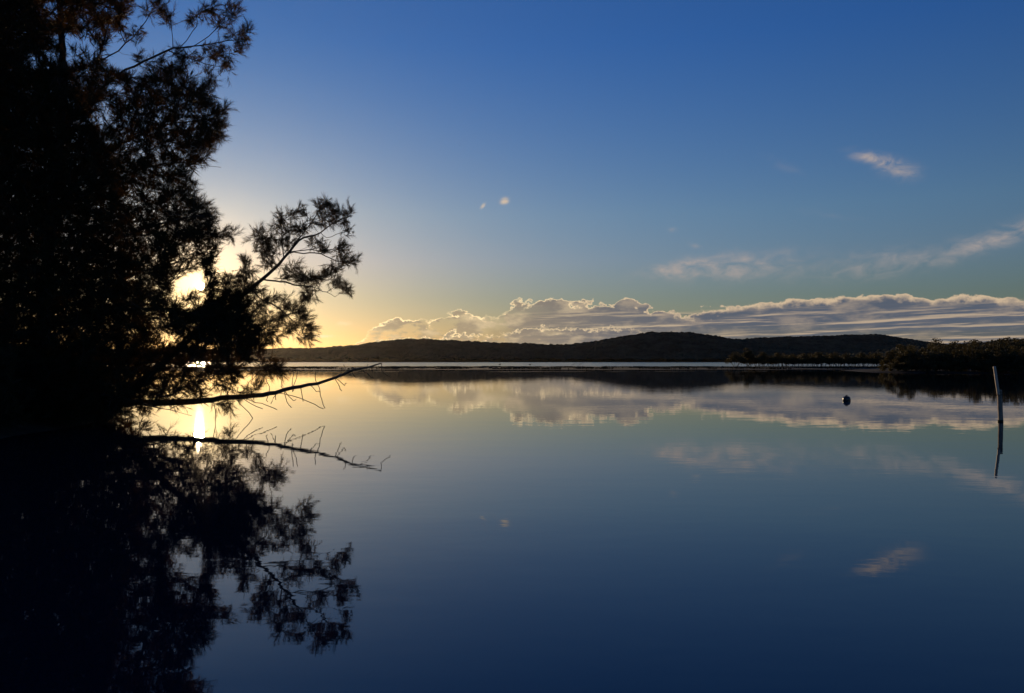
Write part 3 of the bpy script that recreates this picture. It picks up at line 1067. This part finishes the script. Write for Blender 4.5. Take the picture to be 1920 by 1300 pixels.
# ------------------------------------------------------------------ mangroves
def leaf_cloud(clumps, n, size, mat, name='crown'):
    """leaf faces packed round clump centres (x, y, z, radius), denser towards each clump's skin"""
    c = np.array(clumps)
    k = rng.choice(len(c), n, p=c[:, 3] ** 2 / np.sum(c[:, 3] ** 2))
    d = unit(rng.normal(0, 1, (n, 3)))
    r = c[k, 3] * rng.uniform(0.35, 1.08, n) ** 0.6
    pos = c[k, :3] + d * r[:, None] * np.array([1, 1, 0.72])
    nrm = unit(d + rng.normal(0, 0.6, (n, 3)))
    u = unit(np.cross(nrm, rng.normal(0, 1, (n, 3))))
    v = np.cross(nrm, u)
    s = (size * rng.uniform(0.6, 1.35, n))[:, None]
    V = np.stack([pos - u * s, pos + v * s * 0.55, pos + u * s, pos - v * s * 0.55], 1).reshape(-1, 3)
    return mesh_np(name, V, np.arange(n)[:, None] * 4 + np.array([[0, 1, 2, 3]]), mat)


def mangrove(h, w, clear, n, leaf, seed, stems=5, lo=0.14):
    """a many-stemmed mangrove at the origin: crooked stems, a lumpy crown"""
    global rng
    rng = np.random.default_rng(seed)
    random.seed(seed)
    root = bpy.data.objects.new('mangrove_tree', None)
    COL.objects.link(root)
    t = Tree()
    base = t.add((0, 0, -0.3), None)
    chains = []
    clumps = []
    for k in range(stems):
        a = 2 * math.pi * k / stems + random.uniform(-0.5, 0.5)
        R_ = w * random.uniform(0.18, 0.42)
        tip = Vector((math.cos(a) * R_, math.sin(a) * R_, h * random.uniform(0.62, 0.85)))
        foot = Vector((math.cos(a) * 0.25, math.sin(a) * 0.25, -0.2))
        kink = foot + (tip - foot) * 0.45 + Vector((random.uniform(-0.3, 0.3), random.uniform(-0.3, 0.3), 0))
        chains.append(t.limb([foot, kink, tip], base))
    for _ in range(int(16 + w * 4)):
        a, q = random.uniform(0, 2 * math.pi), math.sqrt(random.random())
        zt = clear + (h - clear) * (lo + (0.87 - lo) * (1 - q * q * 0.75) * random.uniform(0.35, 1.0))
        clumps.append((math.cos(a) * q * w * 0.42, math.sin(a) * q * w * 0.42, zt, w * random.uniform(0.09, 0.17)))
    if lo < 0.1:                                     # skirts down to the water
        for _ in range(14):
            a = random.uniform(0, 2 * math.pi)
            clumps.append((math.cos(a) * w * 0.36, math.sin(a) * w * 0.36, random.uniform(0.25, 0.9), w * random.uniform(0.09, 0.13)))
    t.grow([c[:3] for c in clumps])
    rr = t.radii(0.022, 2.2, 0.14)
    used = np.zeros(len(t.p), bool)
    for ch in chains:
        tube(t, ch, rr, 'stem', M['mangrove_bark'], 6).parent = root
        used[ch] = True
    tw = t.wood('twigs', M['mangrove_bark'], root, rr, 4, ~used)
    tw['kind'] = 'stuff'
    leaf_cloud(clumps, n, leaf, M['mangrove_leaf']).parent = root
    return root


spit_protos = [mangrove(4.3, 6.0, 0.5, 2300, 0.17, 101, 7), mangrove(4.0, 6.6, 0.55, 2400, 0.17, 102, 8), mangrove(4.6, 5.4, 0.45, 2200, 0.17, 103, 6)]
bank_protos = [mangrove(4.6, 4.6, 0.25, 3000, 0.13, 111, 5, 0.02), mangrove(4.2, 5.2, 0.2, 3200, 0.13, 112, 5, 0.02), mangrove(5.2, 4.4, 0.3, 3000, 0.13, 113, 5, 0.02), mangrove(3.4, 4.4, 0.15, 2600, 0.12, 114, 5, 0.02)]
tall_proto = mangrove(6.6, 3.6, 1.0, 1700, 0.16, 120, 4)
rng = np.random.default_rng(55)
random.seed(55)
used_protos = set()


def plant(proto, x, y, z, s, label, group=None):
    if proto.name in used_protos:
        o = copy_tree(proto, (x, y, z), random.uniform(0, 6.28), (s, s, s * random.uniform(0.9, 1.1)))
    else:
        used_protos.add(proto.name)
        o = proto
        o.location, o.rotation_euler, o.scale = (x, y, z), (0, 0, random.uniform(0, 6.28)), (s, s, s)
    tag(o, label, 'tree', group)
    return o


KIND3 = ('rounded', 'broad flat-topped', 'slightly taller')
KIND4 = ('rounded', 'broad low-domed', 'tall upright', 'short squat')
for i in range(30):
    px = 1408 + 250 * (i + random.uniform(-0.3, 0.3)) / 29.0
    d = (212, 222, 231)[i % 3] + random.uniform(-2.5, 2.5)
    plant(spit_protos[i % 3], ray(px, 650).x * d, d, 0.12, random.uniform(0.82, 1.05), KIND3[i % 3] + ' mangrove in the long row of dark stems on the spit', 'mangroves in a row along the spit')
plant(tall_proto, ray(1402, 650).x * 214, 214, 0.12, 1.0, 'tallest mangrove, narrow and dark, at the open end of the spit')
plant(spit_protos[0], ray(1380, 650).x * 212, 212, 0.1, 1.02, 'rounded mangrove at the very tip of the spit')
for i in range(20):
    px = 1672 + 300 * (i + random.uniform(-0.35, 0.35)) / 19.0
    edge_y = float(np.interp(ray(px, 650).x * 118, [45, 53, 58, 66, 78, 95, 130], [150, 128, 121, 116, 112, 108, 98]))
    d = edge_y + 2.0 + random.uniform(0, 2.5)
    x = ray(px, 650).x * d
    plant(bank_protos[(i * 3) % 4], x, d, ground_z(x, d), random.uniform(0.72, 0.98), KIND4[(i * 3) % 4] + ' olive mangrove with its feet at the water on the wooded bank', 'mangroves along the water edge of the wooded bank')
for i in range(34):
    px = 1690 + 330 * (i + random.uniform(-0.4, 0.4)) / 33.0
    d = random.choice((130, 140, 152)) + random.uniform(-4, 4)
    x = ray(px, 650).x * d
    if d < 136 and px < 1720:
        d = 140
        x = ray(px, 650).x * d
    plant(bank_protos[i % 4], x, d, ground_z(x, d), random.uniform(0.95, 1.2), KIND4[i % 4] + ' olive tree in the thicket behind the water-edge mangroves', 'trees in the thicket of the wooded bank')
for i in range(40):
    px = 1745 + 330 * (i + random.uniform(-0.4, 0.4)) / 39.0
    d = random.choice((172, 195, 220, 250)) + random.uniform(-6, 6)
    x = ray(px, 650).x * d
    plant(bank_protos[(i + 1) % 4], x, d, ground_z(x, d), random.uniform(1.15, 1.6), KIND4[(i + 1) % 4] + ' dark tree higher up the slope behind the thicket', 'trees up the slope of the wooded bank')


# ------------------------------------------------------------------ weed and debris on the bar
def weeds(name, gx, gy, gz, n, hmin, hmax, seed, label, thr=0.5):
    r = np.random.default_rng(seed)
    i = r.integers(0, gx.shape[0] - 1, n * 6)
    j = r.integers(2, gx.shape[1] - 2, n * 6)
    x = gx[i, j] + r.uniform(-0.6, 0.6, n * 6)
    y = gy[i, j] + r.uniform(-3, 3, n * 6)
    z = gz[i, j]
    keep = (fnoise(x / 4.0, y / 12.0, seed) > thr) & (z > 0.0)
    x, y, z = x[keep][:n], y[keep][:n], z[keep][:n]
    m = len(x)
    k = 5
    a = r.uniform(0, 2 * math.pi, (m, k))
    hgt = r.uniform(hmin, hmax, (m, k)) * (0.5 + fnoise(x / 3.0, y / 9.0, seed + 3))[:, None]
    lean_ = r.uniform(0.1, 0.5, (m, k)) * hgt
    b = np.stack([x, y, z - 0.05], 1)[:, None, :].repeat(k, 1)
    off = np.stack([np.cos(a), np.sin(a), a * 0], -1)
    sd = np.stack([-np.sin(a), np.cos(a), a * 0], -1) * r.uniform(0.05, 0.14, (m, k))[..., None]
    V = np.stack([b - sd, b + sd, b + off * lean_[..., None] * 0.5 + sd * 0.8 + np.stack([a * 0, a * 0, hgt * 0.6], -1), b + off * lean_[..., None] + np.stack([a * 0, a * 0, hgt], -1)], 2)
    idx = np.arange(m * k)[:, None] * 4
    o = mesh_np(name, V.reshape(-1, 3), [idx + np.array([[0, 1, 2]]), idx + np.array([[0, 2, 3]])], M['weed'])
    o['kind'] = 'stuff'
    return tag(o, label, 'weed')


weeds('marsh_weed', bar_x, bar_y, bar_z, 5200, 0.12, 0.42, 71, 'dark low weed covering the long mud bar')
weeds('marsh_weed', spit_x, spit_y, spit_z, 1500, 0.1, 0.35, 72, 'dark low weed under the mangroves on the spit', 0.42)


def lumpy(name, c, size, seed, mat, n=10):
    """an irregular stone or clump"""
    r = np.random.default_rng(seed)
    u, v = np.meshgrid(np.linspace(0, 2 * math.pi, n, endpoint=False), np.linspace(0.0, math.pi, 7), indexing='ij')
    d = np.stack([np.cos(u) * np.sin(v), np.sin(u) * np.sin(v), np.cos(v)], -1)
    ph = r.uniform(0, 6, 6)
    k = 1 + 0.22 * np.sin(3 * d[..., 0] + ph[0]) + 0.2 * np.sin(4 * d[..., 1] + ph[1]) + 0.15 * np.sin(5 * d[..., 2] + ph[2] + 2 * d[..., 0])
    V = d * k[..., None] * np.array(size) + np.array(c)
    f = []
    for i in range(n):
        for j in range(6):
            f.append((i * 7 + j, ((i + 1) % n) * 7 + j, ((i + 1) % n) * 7 + j + 1, i * 7 + j + 1))
    return mesh_np(name, V.reshape(-1, 3), np.array(f), mat, smooth=True)


for i in range(34):
    px = random.choice([random.uniform(690, 800), random.uniform(500, 1390), random.uniform(880, 1000)])
    x0 = ray(px, 650).x
    d = random.uniform(172, 215)
    s = random.uniform(0.25, 0.6)
    o = lumpy('rock', (0, 0, 0), (s * random.uniform(0.8, 1.6), s, s * 0.55), 300 + i, M['mud'])
    o.location = (x0 * d, d, 0.12)
    tag(o, 'small dark weedy rock sitting on the mud bar', 'rock', 'rocks scattered on the mud bar')


# ------------------------------------------------------------------ post, buoy, birds, driftwood
def lathe(name, prof, mat, parent=None, sides=20, smooth=True):
    """profile of (radius, z) spun round z"""
    a = np.arange(sides) * 2 * math.pi / sides
    V = np.array([[(r_ * math.cos(t), r_ * math.sin(t), z_) for t in a] for r_, z_ in prof]).reshape(-1, 3)
    n = len(prof)
    i = (np.arange(n - 1)[:, None] * sides + np.arange(sides)[None, :]).ravel()
    j = (np.arange(n - 1)[:, None] * sides + (np.arange(sides)[None, :] + 1) % sides).ravel()
    caps = [np.arange(sides)[None, ::-1], ((n - 1) * sides + np.arange(sides))[None, :]]
    return mesh_np(name, V, [np.stack([i, j, j + sides, i + sides], 1), caps[0], caps[1]], mat, parent, smooth)


def aim(o, a, b):
    """stands a z-built part from a to b"""
    a, b = Vector(a), Vector(b)
    o.location = a
    o.rotation_euler = (b - a).to_track_quat('Z', 'Y').to_euler()


POST_D = 22.3
post = thing('mooring_post', 'weathered leaning timber post with a thin pale pipe lashed on top, standing in the water', 'post', at(1876.5, 791, POST_D))
pb, pm, pt = at(1877.5, 812, POST_D), at(1872.5, 732, POST_D), at(1864.5, 688, POST_D)


def shaft(name, a, b, r0, r1, mat, seed, sides=14):
    L_ = (Vector(b) - Vector(a)).length
    r = np.random.default_rng(seed)
    prof = []
    n = 14
    for k in range(n + 1):
        t = k / n
        prof.append(((r0 + (r1 - r0) * t) * (1 + r.normal(0, 0.018)), L_ * t))
    prof.append(((r1) * 0.82, L_ + 0.012))
    o = lathe(name, prof, mat, None, sides)
    o.parent = post
    a2 = Vector(a) - post.location
    b2 = Vector(b) - post.location
    aim(o, a2, b2)
    return o


shaft('post_shaft', pb, pm + Vector((0.02, 0, 0)), 0.066, 0.060, M['timber'], 5)
shaft('pipe', pm + Vector((-0.022, -0.03, -0.14)), pt, 0.040, 0.038, M['pipe'], 6, 12)
for k, f in enumerate((0.02, 0.10)):
    c = pm + (Vector(pb) - pm).normalized() * (0.03 + f)
    o = lathe('lashing', [(0.060, -0.012), (0.072, -0.008), (0.072, 0.008), (0.060, 0.012)], M['dead_wood'], None, 14)
    o.parent = post
    aim(o, c - post.location + Vector((0.012, -0.004, 0)), c - post.location + Vector((0.012, -0.004, 0)) + (pm - Vector(pb)))

al = lathe('weed_collar', [(0.067, -0.10), (0.072, -0.05), (0.070, 0.01), (0.071, 0.03), (0.0665, 0.05)], M['weed'], None, 14)
al.parent = post
up_ = (pm - Vector(pb)).normalized()
wl = Vector(pb) + up_ * ((0.0 - pb.z) / up_.z)
aim(al, wl - post.location, wl - post.location + up_)

bx_, by_ = gxy(1587.5, 751.5)
buoy = thing('mooring_buoy', 'small black round mooring buoy floating on the calm water', 'buoy', (bx_, by_, 0))
lathe('float', [(0.02, -0.13), (0.10, -0.115), (0.145, -0.06), (0.16, 0.0), (0.16, 0.07), (0.145, 0.135), (0.105, 0.18), (0.05, 0.195), (0.02, 0.197)], M['black_plastic'], buoy, 28)
lathe('band', [(0.158, 0.018), (0.1665, 0.022), (0.1665, 0.042), (0.158, 0.046)], M['black_plastic'], buoy, 28)
ringv = []
for k in range(14):
    a = math.pi * k / 13
    ringv.append((0.035 * math.cos(a), 0, 0.19 + 0.035 * math.sin(a)))
eye = Tree()
ec = eye.limb(ringv)
o = tube(eye, ec, np.full(len(eye.p), 0.007), 'lifting_eye', M['black_plastic'], 6)
o.parent = buoy

rp = Tree()
rc = rp.limb([(0.0, 0, 0.222), (-0.07, -0.02, 0.215), (-0.16, -0.04, 0.12), (-0.185, -0.05, -0.1), (-0.19, -0.05, -0.5)])
tube(rp, rc, np.full(len(rp.p), 0.009), 'mooring_rope', M['dead_wood'], 6).parent = buoy


def bird_mesh(span, up):
    """a small flying bird: body, two bent wings and a tail in one skin"""
    V = [(0, 0.16, 0), (0.03, 0.05, 0.0), (-0.03, 0.05, 0.0), (0, 0.05, 0.035), (0, 0.05, -0.03), (0, -0.14, 0.0), (0.035, -0.2, 0), (-0.035, -0.2, 0),
         (0.26, 0.06, up), (0.24, -0.04, up), (0.5, -0.05, up * 0.55), (0.03, -0.05, 0.01), (-0.26, 0.06, up), (-0.24, -0.04, up), (-0.5, -0.05, up * 0.55), (-0.03, -0.05, 0.01)]
    Fc = [(0, 3, 1), (0, 2, 3), (0, 1, 4), (0, 4, 2), (1, 3, 5), (3, 2, 5), (1, 5, 4), (4, 5, 2), (5, 6, 7), (1, 8, 9), (1, 9, 11), (8, 10, 9), (2, 13, 12), (2, 15, 13), (12, 13, 14)]
    return np.array(V) * span, np.array(Fc)


for px, py, d, rz_ in ((862, 273, 170, 0.6), (1043, 255, 170, -0.4)):
    V, Fc = bird_mesh(0.75, 0.10)
    o = mesh_np('bird', V, Fc, M['bird'])
    o.location = at(px, py, d)
    o.rotation_euler = (0.1, 0.15, rz_)
    tag(o, 'tiny dark bird flying high in the clear sky', 'bird', 'birds in flight')


def wader(px, py, s, label):
    x, y = gxy(px, py)
    root = thing('water_bird', label, 'bird', (x, y, 0), 'birds resting on the open water')
    b_ = lumpy('body', (0, 0, 0.12 * s), (0.34 * s, 0.17 * s, 0.17 * s), 400 + px, M['bird'])
    b_.parent = root
    n_ = Tree()
    nc = n_.limb([(0.22 * s, 0, 0.18 * s), (0.30 * s, 0, 0.38 * s), (0.28 * s, 0, 0.54 * s), (0.36 * s, 0, 0.60 * s), (0.52 * s, 0, 0.56 * s)])
    rad = np.interp(np.arange(len(n_.p)), [0, len(n_.p) * 0.7, len(n_.p)], [0.06 * s, 0.05 * s, 0.012 * s])
    tube(n_, nc, rad, 'neck', M['bird'], 6).parent = root


wader(937, 684.6, 1.3, 'dark water bird resting on the bright strip of lake')
wader(994, 684.6, 1.3, 'dark water bird resting on the bright strip of lake')
for px, a in ((1076, 0.35), (1089, 0.9)):
    x, y = gxy(px, 685.0)
    t = Tree()
    ch = t.limb([(-2.0, 0, -0.1), (-0.7, 0, 0.12), (0.3, 0.1, 0.35 + a * 0.3), (1.1, 0.1, 0.8 + a * 0.5)])
    k0 = near_node(t, ch, 0, 0, 0) if False else ch[len(ch) // 2]
    t2 = t.limb([(0.1, 0, 0.7 + 0.2 * a), (0.0, 0.05, 1.0)], k0)
    rt = t.radii(0.05, 2.0, 0.12)
    root = thing('driftwood', 'forked dead snag sticking out of the bright strip of lake', 'driftwood', (x, y, 0), 'snags in the shallows')
    tube(t, ch, rt, 'snag', M['dead_wood'], 6).parent = root
    tube(t, t2, rt, 'side_branch', M['dead_wood'], 5).parent = root

# ------------------------------------------------------------------ evening haze
HAZE = 0.000004
if HAZE > 0:
    hv = np.array([(x, y, z) for x in (-14500, 14500) for y in (-14500, 14500) for z in (-4.0, 330.0)])
    hf = np.array([(0, 1, 3, 2), (4, 6, 7, 5), (0, 4, 5, 1), (2, 3, 7, 6), (0, 2, 6, 4), (1, 5, 7, 3)])
    hm = material('evening_haze')
    X.tree = hm.node_tree
    ho = hm.node_tree.nodes.new('ShaderNodeOutputMaterial')
    vol = hm.node_tree.nodes.new('ShaderNodeVolumePrincipled')
    vol.inputs['Color'].default_value = (1.0, 0.88, 0.70, 1)
    vol.inputs['Density'].default_value = HAZE
    vol.inputs['Anisotropy'].default_value = 0.82
    hm.node_tree.links.new(vol.outputs[0], ho.inputs['Volume'])
    hz = mesh_np('haze', hv, hf, hm)
    hz['kind'] = 'stuff'
    tag(hz, 'thin golden evening haze over the lake', 'haze')
